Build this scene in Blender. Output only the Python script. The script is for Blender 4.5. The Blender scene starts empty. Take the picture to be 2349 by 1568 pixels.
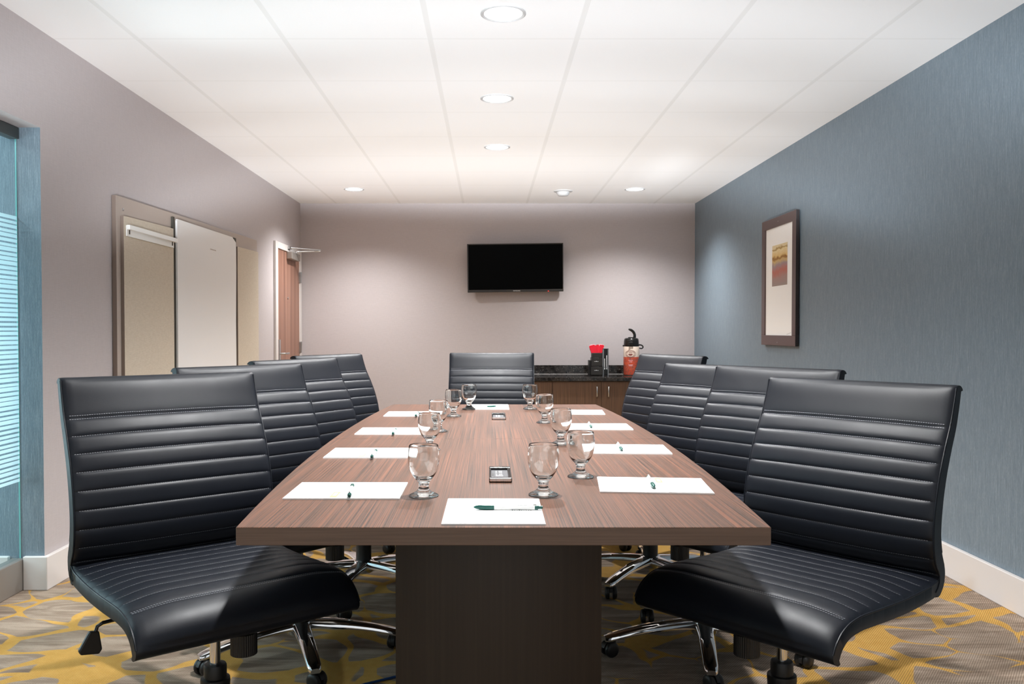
import bpy, bmesh, math, random
from mathutils import Vector, Matrix
random.seed(7)
sc = bpy.context.scene
COL = sc.collection
R = math.radians
PI = math.pi

# ------------------------------------------------------------------ helpers
def srgb(r, g, b):
    def f(c):
        c /= 255.0
        return c/12.92 if c <= 0.04045 else ((c+0.055)/1.055)**2.4
    return (f(r), f(g), f(b), 1.0)

def mat(name, col, rough=0.5, metal=0.0, spec=0.5, emit=None, estr=0.0, coat=0.0):
    m = bpy.data.materials.new(name); m.use_nodes = True
    b = m.node_tree.nodes['Principled BSDF']
    b.inputs['Base Color'].default_value = col
    b.inputs['Roughness'].default_value = rough
    b.inputs['Metallic'].default_value = metal
    b.inputs['Specular IOR Level'].default_value = spec
    b.inputs['Coat Weight'].default_value = coat
    if emit:
        b.inputs['Emission Color'].default_value = emit
        b.inputs['Emission Strength'].default_value = estr
    return m

class NT:
    """small node-building helper"""
    def __init__(s, m):
        s.m = m; s.t = m.node_tree; s.n = s.t.nodes; s.b = s.n['Principled BSDF']
    def add(s, typ, **kw):
        n = s.n.new(typ)
        for k, v in kw.items():
            if k in n.inputs.keys(): n.inputs[k].default_value = v
            else: setattr(n, k, v)
        return n
    def link(s, a, b): s.t.links.new(a, b)
    def math(s, op, a, b=None, c=None):
        n = s.n.new('ShaderNodeMath'); n.operation = op
        for i, v in enumerate((a, b, c)):
            if v is None: continue
            if isinstance(v, (int, float)): n.inputs[i].default_value = v
            else: s.link(v, n.inputs[i])
        return n.outputs[0]
    def mix(s, fac, a, b, blend='MIX'):
        n = s.n.new('ShaderNodeMix'); n.data_type = 'RGBA'; n.blend_type = blend
        for sock, v in ((n.inputs[0], fac), (n.inputs[6], a), (n.inputs[7], b)):
            if isinstance(v, (int, float, tuple)): sock.default_value = v
            else: s.link(v, sock)
        return n.outputs[2]
    def coords(s, scale=(1, 1, 1), rot=(0, 0, 0)):
        tc = s.n.new('ShaderNodeTexCoord'); mp = s.n.new('ShaderNodeMapping')
        mp.inputs['Scale'].default_value = scale; mp.inputs['Rotation'].default_value = rot
        s.link(tc.outputs['Object'], mp.inputs['Vector']); return mp.outputs[0]
    def noise(s, vec, scale, detail=2.0, rough=0.5, dist=0.0):
        n = s.add('ShaderNodeTexNoise', Scale=scale, Detail=detail, Roughness=rough, Distortion=dist)
        s.link(vec, n.inputs['Vector']); return n.outputs['Fac']
    def ramp(s, fac, stops):
        n = s.n.new('ShaderNodeValToRGB'); e = n.color_ramp.elements
        while len(e) < len(stops): e.new(0.5)
        for i, (p, c) in enumerate(stops): e[i].position = p; e[i].color = c
        s.link(fac, n.inputs[0]); return n.outputs[0]
    def sstep(s, v, lo, hi):
        n = s.n.new('ShaderNodeMapRange'); n.interpolation_type = 'SMOOTHSTEP'
        n.inputs[1].default_value = lo; n.inputs[2].default_value = hi
        s.link(v, n.inputs[0]); return n.outputs[0]
    def bump(s, h, strength=0.2, dist=0.002):
        n = s.add('ShaderNodeBump', Strength=strength, Distance=dist)
        s.link(h, n.inputs['Height']); s.link(n.outputs[0], s.b.inputs['Normal'])

def finish(bm, name, m, parent=None, smooth=False, bev=0.0, seg=2, loc=(0, 0, 0), rot=(0, 0, 0), recalc=True):
    if recalc: bmesh.ops.recalc_face_normals(bm, faces=bm.faces)
    me = bpy.data.meshes.new(name); bm.to_mesh(me); bm.free()
    ms = m if isinstance(m, (list, tuple)) else [m]
    for x in ms: me.materials.append(x)
    if smooth:
        for p in me.polygons: p.use_smooth = True
    o = bpy.data.objects.new(name, me); COL.objects.link(o)
    o.location = loc; o.rotation_euler = rot
    if parent: o.parent = parent
    if bev > 0:
        md = o.modifiers.new('bevel', 'BEVEL'); md.width = bev; md.segments = seg
        md.limit_method = 'ANGLE'; md.angle_limit = R(40); md.harden_normals = False
    if smooth:
        try: me.set_sharp_from_angle(angle=R(45))
        except Exception: pass
    return o

def add_box(bm, x0, x1, y0, y1, z0, z1, M=None, mi=0):
    vs = [bm.verts.new((x, y, z)) for x in (x0, x1) for y in (y0, y1) for z in (z0, z1)]
    if M is not None:
        for v in vs: v.co = M @ v.co
    for q in ((0,1,3,2),(4,6,7,5),(0,4,5,1),(2,3,7,6),(0,2,6,4),(1,5,7,3)):
        f = bm.faces.new([vs[i] for i in q]); f.material_index = mi
    return vs

def box(name, m, x0, x1, y0, y1, z0, z1, parent=None, bev=0.0, **kw):
    bm = bmesh.new(); add_box(bm, x0, x1, y0, y1, z0, z1)
    return finish(bm, name, m, parent, bev=bev, **kw)

def add_lathe(bm, prof, n=32, M=None, close=False):
    """prof: list of (r,z); rings around z"""
    rings = []
    for r, z in prof:
        if r < 1e-6: rings.append([bm.verts.new((0, 0, z))])
        else: rings.append([bm.verts.new((r*math.cos(2*PI*i/n), r*math.sin(2*PI*i/n), z)) for i in range(n)])
    if M is not None:
        for rg in rings:
            for v in rg: v.co = M @ v.co
    prs = list(zip(rings, rings[1:]))
    if close: prs.append((rings[-1], rings[0]))
    for a, b in prs:
        for i in range(n):
            j = (i+1) % n
            if len(a) == 1 and len(b) == 1: continue
            if len(a) == 1: bm.faces.new((a[0], b[i], b[j]))
            elif len(b) == 1: bm.faces.new((a[i], b[0], a[j]))
            else: bm.faces.new((a[i], b[i], b[j], a[j]))

def lathe(name, m, prof, parent=None, n=32, loc=(0, 0, 0), rot=(0, 0, 0), close=False, M=None):
    bm = bmesh.new(); add_lathe(bm, prof, n, M, close)
    return finish(bm, name, m, parent, smooth=True, loc=loc, rot=rot)

def add_tube(bm, pts, rad, n=8, cap=True, flat=1.0):
    """tube through pts; rad float or list"""
    pts = [Vector(p) for p in pts]
    rr = rad if isinstance(rad, (list, tuple)) else [rad]*len(pts)
    rings = []; prev = None
    for i, p in enumerate(pts):
        t = (pts[min(i+1, len(pts)-1)] - pts[max(i-1, 0)]).normalized()
        if prev is None:
            up = Vector((0, 0, 1)) if abs(t.z) < 0.9 else Vector((0, 1, 0))
            u = t.cross(up).normalized()
        else:
            u = (prev - t*prev.dot(t)).normalized()
        prev = u; v = t.cross(u)
        rings.append([bm.verts.new(p + (u*math.cos(2*PI*k/n) + v*math.sin(2*PI*k/n)*flat)*rr[i]) for k in range(n)])
    for a, b in zip(rings, rings[1:]):
        for k in range(n):
            j = (k+1) % n; bm.faces.new((a[k], a[j], b[j], b[k]))
    if cap:
        bm.faces.new(rings[0][::-1]); bm.faces.new(rings[-1])

def tube(name, m, pts, rad, parent=None, n=10, flat=1.0, loc=(0, 0, 0), rot=(0, 0, 0)):
    bm = bmesh.new(); add_tube(bm, pts, rad, n, flat=flat)
    return finish(bm, name, m, parent, smooth=True, loc=loc, rot=rot)

def add_prism(bm, poly, z0, z1, M=None):
    a = [bm.verts.new((x, y, z0)) for x, y in poly]; b = [bm.verts.new((x, y, z1)) for x, y in poly]
    if M is not None:
        for v in a+b: v.co = M @ v.co
    n = len(poly); bm.faces.new(a[::-1]); bm.faces.new(b)
    for i in range(n):
        j = (i+1) % n; bm.faces.new((a[i], a[j], b[j], b[i]))

def thing(name, label, cat, loc=(0, 0, 0), rotz=0.0, group=None):
    o = bpy.data.objects.new(name, None); COL.objects.link(o)
    o.location = loc; o.rotation_euler = (0, 0, rotz); o.empty_display_size = 0.1
    o['label'] = label; o['category'] = cat
    if group: o['group'] = group
    return o

def tag(o, label, cat, group=None):
    o['label'] = label; o['category'] = cat
    if group: o['group'] = group
    return o

def struct(o): o['kind'] = 'structure'; return o

def kids(o): return [c for c in bpy.data.objects if c.parent == o]

def dup(root, loc, rotz, label):
    r = root.copy(); COL.objects.link(r); r.location = loc; r.rotation_euler = (0, 0, rotz); r['label'] = label
    for ch in kids(root):
        c = ch.copy(); COL.objects.link(c); c.parent = r
        for g in kids(ch):
            d = g.copy(); COL.objects.link(d); d.parent = c
    return r

def text_obj(txt, size, m, parent, loc, rot, depth=0.0004):
    cu = bpy.data.curves.new('txt', 'FONT'); cu.body = txt; cu.size = size; cu.extrude = depth
    cu.align_x = 'CENTER'; cu.align_y = 'CENTER'
    tmp = bpy.data.objects.new('tmp', cu); COL.objects.link(tmp)
    dg = bpy.context.evaluated_depsgraph_get()
    me = bpy.data.meshes.new_from_object(tmp.evaluated_get(dg))
    bpy.data.objects.remove(tmp)
    me.materials.clear(); me.materials.append(m)
    o = bpy.data.objects.new('lettering', me); COL.objects.link(o); o.parent = parent
    o.location = loc; o.rotation_euler = rot
    return o

# ------------------------------------------------------------------ materials
def wall_mat(name, base, var, amount):
    m = mat(name, base, 0.75, spec=0.25); t = NT(m)
    v1 = t.coords((420, 420, 26)); v2 = t.coords((26, 26, 480))
    n = t.math('ADD', t.noise(v1, 1.0, 2), t.noise(v2, 1.0, 2))
    n = t.math('MULTIPLY', n, 0.5)
    c = t.mix(t.sstep(n, 0.36, 0.64), base, var)
    t.link(c, t.b.inputs['Base Color']); t.bump(n, amount, 0.001)
    return m
M_TAUPE = wall_mat('taupe_wallcovering', srgb(187, 179, 179), srgb(181, 173, 173), 0.10)

def blue_mat():
    m = mat('blue_grey_wallcovering', srgb(96, 110, 120), 0.5, spec=0.4); t = NT(m)
    v = t.coords((420, 420, 13.0)); v3 = t.coords((900, 900, 90))
    n = t.math('ADD', t.math('MULTIPLY', t.noise(v, 1.0, 3, 0.65), 0.65), t.math('MULTIPLY', t.noise(v3, 1.0, 1), 0.35))
    c = t.ramp(n, [(0.36, srgb(102, 117, 128)), (0.5, srgb(115, 130, 141)), (0.66, srgb(142, 155, 164))])
    t.link(c, t.b.inputs['Base Color']); t.bump(n, 0.2, 0.001)
    t.link(t.math('MULTIPLY_ADD', n, 0.3, 0.34), t.b.inputs['Roughness'])
    return m
M_BLUE = blue_mat()

def ceiling_mat():
    m = mat('white_ceiling_tile', srgb(246, 246, 245), 0.85, spec=0.2); t = NT(m)
    tc = t.n.new('ShaderNodeTexCoord'); sx = t.n.new('ShaderNodeSeparateXYZ'); t.link(tc.outputs['Object'], sx.inputs[0])
    P = 0.656
    def line(s, off, w):
        f = t.math('FRACT', t.math('DIVIDE', t.math('ADD', s, off), P))
        d = t.math('ABSOLUTE', t.math('SUBTRACT', f, 0.5))       # 0.5 on the line
        return t.sstep(d, 0.5 - w/P - 0.002, 0.5 - w/P)
    lx = line(sx.outputs[0], 0.262 + 10*P, 0.011)
    ly = line(sx.outputs[1], 10*P - 3.904, 0.007)
    l = t.math('MAXIMUM', lx, t.math('MULTIPLY', ly, 0.6))
    c = t.mix(l, srgb(248, 248, 248), srgb(239, 239, 238))
    t.link(c, t.b.inputs['Base Color'])
    t.bump(t.math('SUBTRACT', 1.0, l), 0.08, 0.003)
    return m
M_CEIL = ceiling_mat()

def carpet_mat():
    m = mat('patterned_carpet', srgb(140, 120, 105), 0.95, spec=0.1); t = NT(m)
    v = t.coords((1, 1, 1))
    # warp the coordinates
    wn = t.add('ShaderNodeTexNoise', Scale=2.4, Detail=2.0); t.link(v, wn.inputs['Vector'])
    mixv = t.n.new('ShaderNodeVectorMath'); mixv.operation = 'MULTIPLY_ADD'
    t.link(wn.outputs['Color'], mixv.inputs[0]); mixv.inputs[1].default_value = (0.30, 0.30, 0.0); t.link(v, mixv.inputs[2])
    vo = t.add('ShaderNodeTexVoronoi', feature='DISTANCE_TO_EDGE', Scale=4.6, Randomness=1.0); t.link(mixv.outputs[0], vo.inputs['Vector'])
    vf = t.add('ShaderNodeTexVoronoi', feature='F1', Scale=4.6, Randomness=1.0); t.link(mixv.outputs[0], vf.inputs['Vector'])
    big = t.noise(v, 1.3, 1.5)
    wid = t.math('MULTIPLY_ADD', t.sstep(big, 0.34, 0.62), 0.115, -0.050)
    e = t.math('SUBTRACT', vo.outputs['Distance'], t.math('MULTIPLY', t.sstep(vf.outputs['Distance'], 0.35, 0.85), 0.09))
    yel = t.sstep(t.math('SUBTRACT', wid, e), -0.012, 0.012)
    # taupe ground with broad leafy streaks
    vs = t.coords((1.2, 5.5, 1), (0, 0, R(24)))
    st = t.noise(vs, 2.6, 4, 0.6, 1.2)
    g = t.ramp(st, [(0.3, srgb(126, 109, 95)), (0.48, srgb(159, 141, 124)), (0.62, srgb(183, 165, 147))])
    yv = t.mix(t.noise(v, 30, 2), srgb(204, 154, 68), srgb(224, 178, 96))
    c = t.mix(yel, g, yv)
    # woven diagonal rows
    wv = t.add('ShaderNodeTexWave', Scale=74.0, Distortion=1.2, Detail=1.0); wv.bands_direction = 'DIAGONAL'
    wv.inputs['Detail Scale'].default_value = 6.0
    t.link(t.coords((1.0, -0.72, 0)), wv.inputs['Vector'])
    ws = t.sstep(wv.outputs['Fac'], 0.05, 0.6)
    c2 = t.mix(t.math('MULTIPLY', t.math('SUBTRACT', 1.0, ws), 0.45), c, srgb(88, 70, 56))
    fn = t.noise(v, 420, 1)
    c3 = t.mix(t.math('MULTIPLY', fn, 0.28), c2, srgb(104, 88, 74))
    t.link(c3, t.b.inputs['Base Color']); t.bump(t.math('ADD', wv.outputs['Fac'], fn), 0.5, 0.002)
    return m
M_CARPET = carpet_mat()

def wood_mat(name, cols, scale=(260, 4, 4), rough=0.32, spec=0.5, coat=0.0):
    m = mat(name, cols[1], rough, spec=spec, coat=coat); t = NT(m)
    n1 = t.noise(t.coords(scale), 1.0, 3, 0.6)
    n2 = t.noise(t.coords(tuple(s*0.22 if s > 20 else s*0.5 for s in scale)), 1.0, 2)
    n = t.math('ADD', t.math('MULTIPLY', n1, 0.86), t.math('MULTIPLY', n2, 0.14))
    c = t.ramp(n, [(0.36, cols[0]), (0.50, cols[1]), (0.62, cols[2])])
    t.link(c, t.b.inputs['Base Color'])
    t.bump(n1, 0.05, 0.001)
    return m
M_TABLE = wood_mat('zebrano_laminate', [srgb(56, 46, 39), srgb(94, 68, 55), srgb(128, 84, 64)], scale=(640, 1.4, 4), rough=0.33, spec=0.35)
M_EDGE = wood_mat('brown_edge_band', [srgb(108, 86, 73), srgb(114, 91, 77), srgb(120, 96, 82)], scale=(5, 5, 260), rough=0.5)
M_PED = wood_mat('dark_brown_laminate', [srgb(42, 32, 25), srgb(46, 35, 28), srgb(50, 39, 31)], scale=(120, 120, 2), rough=0.42)
M_CAB = wood_mat('walnut_laminate', [srgb(66, 46, 32), srgb(88, 63, 45), srgb(102, 74, 53)], scale=(240, 240, 3), rough=0.45)
M_DOOR = wood_mat('door_veneer', [srgb(122, 86, 71), srgb(146, 106, 89), srgb(158, 119, 101)], scale=(11, 11, 0.3), rough=0.45)

def leather_mat():
    m = mat('black_leather', srgb(21, 24, 31), 0.39, spec=0.30); t = NT(m)
    vo = t.add('ShaderNodeTexVoronoi', feature='DISTANCE_TO_EDGE', Scale=520.0); t.link(t.coords(), vo.inputs['Vector'])
    n = t.noise(t.coords(), 14, 2)
    h = t.sstep(vo.outputs['Distance'], 0.0, 0.25)
    t.bump(h, 0.08, 0.0006)
    t.link(t.math('MULTIPLY_ADD', n, 0.14, 0.35), t.b.inputs['Roughness'])
    return m
M_LEATHER = leather_mat()
M_THREAD = mat('grey_thread', srgb(150, 152, 158), 0.6)
M_CHROME = mat('chrome', (0.82, 0.82, 0.83, 1), 0.07, metal=1.0)
M_STEEL = mat('brushed_steel', (0.55, 0.55, 0.55, 1), 0.32, metal=1.0)
M_BLACK = mat('black_plastic', srgb(26, 25, 25), 0.45)
M_BLACKGLOSS = mat('glossy_black_plastic', srgb(20, 19, 18), 0.2)
M_PAPER = mat('white_paper', srgb(247, 247, 246), 0.8, spec=0.2)
M_PAPER2 = mat('chart_paper', srgb(226, 224, 223), 0.8, spec=0.2)
M_TRIM = mat('painted_trim', srgb(214, 209, 206), 0.5)
M_WHITEPL = mat('white_plastic', srgb(232, 232, 230), 0.5)
M_GREY = mat('grey_metal', srgb(158, 152, 146), 0.4, metal=0.6)
M_GREEN = mat('dark_green_plastic', srgb(22, 82, 74), 0.3)
M_OLIVE = mat('olive_print', srgb(160, 170, 120), 0.7)
M_PALEINK = mat('pale_print', srgb(196, 198, 196), 0.8)
M_INK = mat('grey_print', srgb(120, 124, 122), 0.8)
M_DARKHDR = mat('dark_header_metal', srgb(62, 66, 66), 0.5)
M_SCREEN = mat('black_screen', srgb(3, 3, 3), 0.3, spec=0.04)
M_BEZEL = mat('dark_bezel', srgb(42, 38, 35), 0.35)
M_RED = mat('red_packet', srgb(214, 20, 44), 0.45)
M_PINK = mat('pink_packet', srgb(240, 196, 200), 0.5)
M_RING = mat('satin_trim_ring', srgb(188, 188, 188), 0.4)
M_LED = mat('lamp_lens', (1, 1, 1, 1), 0.5, emit=(1, 0.98, 0.96, 1), estr=2.5)
M_REDLED = mat('red_standby_light', srgb(180, 20, 20), 0.4, emit=(1, 0.05, 0.03, 1), estr=1.5)
M_FRAME = mat('purple_brown_frame', srgb(92, 74, 72), 0.4)
M_FRAMESIDE = mat('dark_frame_edge', srgb(40, 32, 31), 0.4)
M_CABLE = mat('blue_cable', srgb(20, 60, 110), 0.5)

def fabric_mat(name, a, b):
    m = mat(name, a, 0.9, spec=0.15); t = NT(m)
    n = t.math('MULTIPLY', t.math('ADD', t.noise(t.coords((480, 480, 30)), 1, 2), t.noise(t.coords((30, 30, 480)), 1, 2)), 0.5)
    t.link(t.mix(t.sstep(n, 0.38, 0.62), a, b), t.b.inputs['Base Color']); t.bump(n, 0.3, 0.001)
    return m
M_FABRIC = fabric_mat('linen_panel', srgb(192, 180, 163), srgb(204, 193, 177))
M_BOARD = mat('taupe_board', srgb(174, 161, 152), 0.6)
M_BOARDSIDE = mat('brown_board_edge', srgb(128, 112, 102), 0.6)
M_SLOT = mat('olive_black_slot', srgb(62, 58, 50), 0.7)

def granite_mat():
    m = mat('black_granite', srgb(22, 20, 19), 0.12, spec=0.5); t = NT(m)
    vo = t.add('ShaderNodeTexVoronoi', Scale=150.0); t.link(t.coords(), vo.inputs['Vector'])
    k = t.math('MULTIPLY', t.sstep(t.noise(t.coords(), 60, 1), 0.52, 0.66), t.math('SUBTRACT', 1.0, t.sstep(vo.outputs['Distance'], 0.10, 0.28)))
    n = t.noise(t.coords(), 25, 3)
    base = t.ramp(n, [(0.35, srgb(18, 17, 16)), (0.65, srgb(52, 47, 44))])
    t.link(t.mix(k, base, srgb(210, 205, 200)), t.b.inputs['Base Color'])
    return m
M_GRANITE = granite_mat()

def goblet_mat():
    m = bpy.data.materials.new('clear_glass'); m.use_nodes = True
    b = m.node_tree.nodes['Principled BSDF']
    b.inputs['Base Color'].default_value = (0.97, 0.99, 0.985, 1)
    b.inputs['Transmission Weight'].default_value = 1.0
    b.inputs['Roughness'].default_value = 0.0
    b.inputs['IOR'].default_value = 1.46
    return m
M_GLASS = goblet_mat()

def pane_mat():
    m = bpy.data.materials.new('tinted_pane'); m.use_nodes = True
    n = m.node_tree.nodes; n.clear(); L = m.node_tree.links
    out = n.new('ShaderNodeOutputMaterial'); mx = n.new('ShaderNodeMixShader')
    tr = n.new('ShaderNodeBsdfTransparent'); gl = n.new('ShaderNodeBsdfGlossy'); fr = n.new('ShaderNodeFresnel')
    tr.inputs[0].default_value = (0.84, 0.94, 0.96, 1); gl.inputs['Roughness'].default_value = 0.02
    fr.inputs[0].default_value = 1.45
    ge = n.new('ShaderNodeNewGeometry'); mm = n.new('ShaderNodeMath'); mm.operation = 'MULTIPLY_ADD'
    mm.inputs[1].default_value = -1.0; L.new(ge.outputs['Backfacing'], mm.inputs[0]); mm.inputs[2].default_value = 1.0
    m2 = n.new('ShaderNodeMath'); m2.operation = 'MULTIPLY'; L.new(mm.outputs[0], m2.inputs[0]); L.new(fr.outputs[0], m2.inputs[1])
    L.new(m2.outputs[0], mx.inputs[0]); L.new(tr.outputs[0], mx.inputs[1]); L.new(gl.outputs[0], mx.inputs[2]); L.new(mx.outputs[0], out.inputs[0])
    return m
M_PANE = pane_mat()
def film_mat():
    m = bpy.data.materials.new('frosted_film'); m.use_nodes = True
    n = m.node_tree.nodes; n.clear(); L = m.node_tree.links
    out = n.new('ShaderNodeOutputMaterial'); mx = n.new('ShaderNodeMixShader')
    d = n.new('ShaderNodeBsdfDiffuse'); tl = n.new('ShaderNodeBsdfTranslucent')
    d.inputs[0].default_value = srgb(226, 240, 243); tl.inputs[0].default_value = srgb(226, 244, 248)
    mx.inputs[0].default_value = 0.6
    L.new(d.outputs[0], mx.inputs[1]); L.new(tl.outputs[0], mx.inputs[2]); L.new(mx.outputs[0], out.inputs[0])
    return m
M_FILM = film_mat()
M_PANEEDGE = mat('green_glass_edge', srgb(130, 190, 185), 0.2)

def art_mat():
    m = mat('abstract_art', srgb(180, 150, 120), 0.7, spec=0.2); t = NT(m)
    tc = t.n.new('ShaderNodeTexCoord'); sx = t.n.new('ShaderNodeSeparateXYZ'); t.link(tc.outputs['Object'], sx.inputs[0])
    nz = t.noise(t.coords((1, 6, 10)), 1.0, 4, 0.65)
    h = t.math('ADD', t.math('MULTIPLY', sx.outputs[2], 3.33), t.math('MULTIPLY', t.math('SUBTRACT', nz, 0.5), 0.35))
    c = t.ramp(h, [(0.0, srgb(160, 146, 142)), (0.22, srgb(170, 140, 134)), (0.36, srgb(186, 116, 104)), (0.5, srgb(160, 142, 146)),
                   (0.60, srgb(206, 176, 120)), (0.66, srgb(150, 104, 52)), (0.72, srgb(222, 190, 128)), (0.86, srgb(232, 214, 170)), (0.9, srgb(170, 136, 76)), (0.95, srgb(226, 210, 170))])
    t.link(c, t.b.inputs['Base Color']); return m
M_ART = art_mat()
def airpot_mat():
    m = mat('red_printed_wrap', srgb(196, 78, 56), 0.3); t = NT(m)
    n = t.noise(t.coords((1, 1, 1)), 22, 2, 0.5, 1.5)
    t.link(t.ramp(n, [(0.42, srgb(206, 84, 58)), (0.5, srgb(140, 84, 76)), (0.56, srgb(212, 92, 64))]), t.b.inputs['Base Color']); return m
M_WRAP = airpot_mat()
M_CREAM = mat('cream_wrap', srgb(224, 206, 190), 0.3)
M_MAROON = mat('maroon_print', srgb(110, 38, 28), 0.4)

# ------------------------------------------------------------------ room
XL, XR, YB, HC = -1.949, 2.134, 8.976, 2.44
Y0 = -1.6
floor = struct(box('floor', M_CARPET, -3.3, XR+0.12, Y0, YB+0.12, -0.05, 0.0))
ceil = struct(box('ceiling', M_CEIL, -3.3, XR+0.12, Y0, YB+0.12, HC, HC+0.05))
struct(box('wall_back', M_TAUPE, XL-0.3, XR+0.12, YB, YB+0.12, 0, HC))
struct(box('wall_right', M_BLUE, XR, XR+0.12, Y0, YB, 0, HC))
# left wall: solid beyond the glazed opening, lintel above it; the reveal is papered blue
YJ = 3.778
bm = bmesh.new()
add_box(bm, -3.3, XL, YJ, YB, 0, HC)
add_box(bm, -2.16, XL, Y0, YJ, 2.016, HC)
wl = struct(finish(bm, 'wall_left', [M_TAUPE, M_BLUE]))
for p in wl.data.polygons:
    if p.normal.y < -0.9 and abs(p.center.y - YJ) < 0.01: p.material_index = 1
struct(box('wall_outer', M_TAUPE, -3.42, -3.3, Y0, YB+0.12, 0, HC))   # far side of the corridor, added to keep light off the blue reveal
# baseboards
def baseboard(name, x0, x1, y0, y1):
    return struct(box(name, M_TRIM, x0, x1, y0, y1, 0, 0.148, bev=0.004))
baseboard('baseboard_right', XR-0.022, XR, Y0, YB)
baseboard('baseboard_back', XL, XR, YB-0.022, YB)
bm = bmesh.new()
add_prism(bm, [(-2.034, YJ), (-2.034, YJ-0.022), (XL+0.022, YJ-0.022), (XL+0.022, 7.84), (XL, 7.84), (XL, YJ)], 0, 0.148)
struct(finish(bm, 'baseboard_left', M_TRIM, bev=0.004))
# glazed opening
win = bpy.data.objects.new('window_1', None); COL.objects.link(win); win.location = (-2.055, YJ, 0); struct(win)
box('glass_pane', M_PANE, -0.003, 0.003, -5.2, -0.004, 0.13, 1.985, win)
box('pane_edge', M_PANEEDGE, -0.003, 0.003, -0.003, -0.001, 0.13, 1.985, win)
bm = bmesh.new()
z = 0.475
while z < 1.635:
    h = 0.0148 + random.uniform(-0.003, 0.002)
    add_box(bm, 0.0032, 0.0040, -5.2, -0.006, z, z+h); z += 0.0200
finish(bm, 'frosted_band', M_FILM, win)
box('header_rail', M_DARKHDR, -0.03, 0.016, -5.2, -0.001, 1.965, 2.014, win, bev=0.003)
box('sill_channel', M_GREY, -0.035, 0.02, -5.2, -0.001, 0.001, 0.138, win, bev=0.003)
struct(box('trim_1', M_TRIM, -3.0, -2.098, YJ-0.022, YJ, 0, 0.148, bev=0.004))   # skirting beyond the glass

# door in the left wall
door = bpy.data.objects.new('door_1', None); COL.objects.link(door); door.location = (XL, 7.85, 0); struct(door)
bm = bmesh.new()
for (y0, y1, z0, z1) in ((0, 0.085, 0, 1.945), (1.0, 1.085, 0, 1.945), (0.085, 1.0, 1.885, 1.945)):
    add_box(bm, 0.0, 0.022, y0, y1, z0, z1)
finish(bm, 'door_frame', M_TRIM, door, bev=0.003)
box('door_leaf', M_DOOR, 0.0, 0.012, 0.085, 1.0, 0.01, 1.885, door)
for z0 in (0.905, 1.615):
    bm = bmesh.new(); add_box(bm, 0.008, 0.026, 0.985, 1.025, z0, z0+0.105)
    add_tube(bm, [(0.03, 1.004, z0-0.004), (0.03, 1.004, z0+0.109)], 0.009, 10)
    finish(bm, 'hinge', M_STEEL, door)
cl = box('door_closer', M_GREY, 0.012, 0.068, 0.46, 0.80, 1.815, 1.885, door, bev=0.006)
tube('closer_arm', M_STEEL, [(0.05, 0.70, 1.885), (0.05, 0.70, 1.90), (0.06, 0.71, 1.905), (0.276, 0.76, 1.915)], 0.008, cl)
tube('closer_forearm', M_STEEL, [(0.276, 0.76, 1.925), (0.10, 0.58, 1.925), (0.022, 0.51, 1.925)], 0.007, cl)
box('closer_shoe', M_STEEL, 0.02, 0.04, 0.47, 0.56, 1.912, 1.938, cl, bev=0.003)
hp = box('handle_plate', M_STEEL, 0.012, 0.022, 0.115, 0.175, 0.72, 1.045, door, bev=0.003)
tube('door_lever', M_STEEL, [(0.02, 0.145, 0.915), (0.062, 0.145, 0.915), (0.07, 0.16, 0.915), (0.07, 0.29, 0.915)], 0.009, hp)
lathe('peephole', M_STEEL, [(0, 0), (0.011, 0), (0.011, 0.006), (0.004, 0.008), (0, 0.008)], door, 16, loc=(0.012, 0.50, 1.44), rot=(0, R(90), 0))

# ceiling fixtures
def recessed(x, y, label, watts=230):
    t = thing('recessed_light', label, 'ceiling light', (x, y, HC), 0, 'recessed ceiling lights')
    lathe('trim_ring', M_RING, [(0.094, 0.0), (0.094, -0.004), (0.088, -0.007), (0.080, -0.004), (0.078, 0.0)], t, 40)
    lathe('lens', M_LED, [(0.0, -0.003), (0.079, -0.003), (0.079, 0.0)], t, 40)
    ld = bpy.data.lights.new('downlight', 'SPOT'); ld.energy = watts; ld.spot_size = R(134); ld.spot_blend = 0.85
    ld.shadow_soft_size = 0.035; ld.color = (0.985, 0.985, 0.985)
    lo = bpy.data.objects.new('downlight_beam', ld); COL.objects.link(lo); lo.parent = t; lo.location = (0, 0, -0.02)
    return ld
L1d = recessed(0.06, 3.59, 'largest round recessed ceiling light nearest the camera above the table')
L2d = recessed(0.047, 4.90, 'middle round recessed light of the three along the table centre line')
L3d = recessed(0.06, 6.20, 'round recessed light of the centre line nearest the television')
L4d = recessed(-1.25, 8.06, 'small round recessed ceiling light near the door and back left corner', 165)
L5d = recessed(1.356, 8.06, 'small round recessed ceiling light above the coffee counter, back right', 165)
L6d = recessed(0.06, 2.28, 'round recessed ceiling light over the near end of the table, above the frame')
t = thing('smoke_detector', 'small white round smoke detector on the ceiling near the television wall', 'smoke detector', (0.70, 8.17, HC))
lathe('mounting_plate', M_RING, [(0.0, 0.0), (0.088, 0.0), (0.088, -0.006), (0.07, -0.011), (0.0, -0.011)], t, 32)
lathe('sensor_dome', M_RING, [(0.062, -0.010), (0.058, -0.03), (0.045, -0.045), (0.02, -0.049), (0, -0.049)], t, 32)

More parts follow.
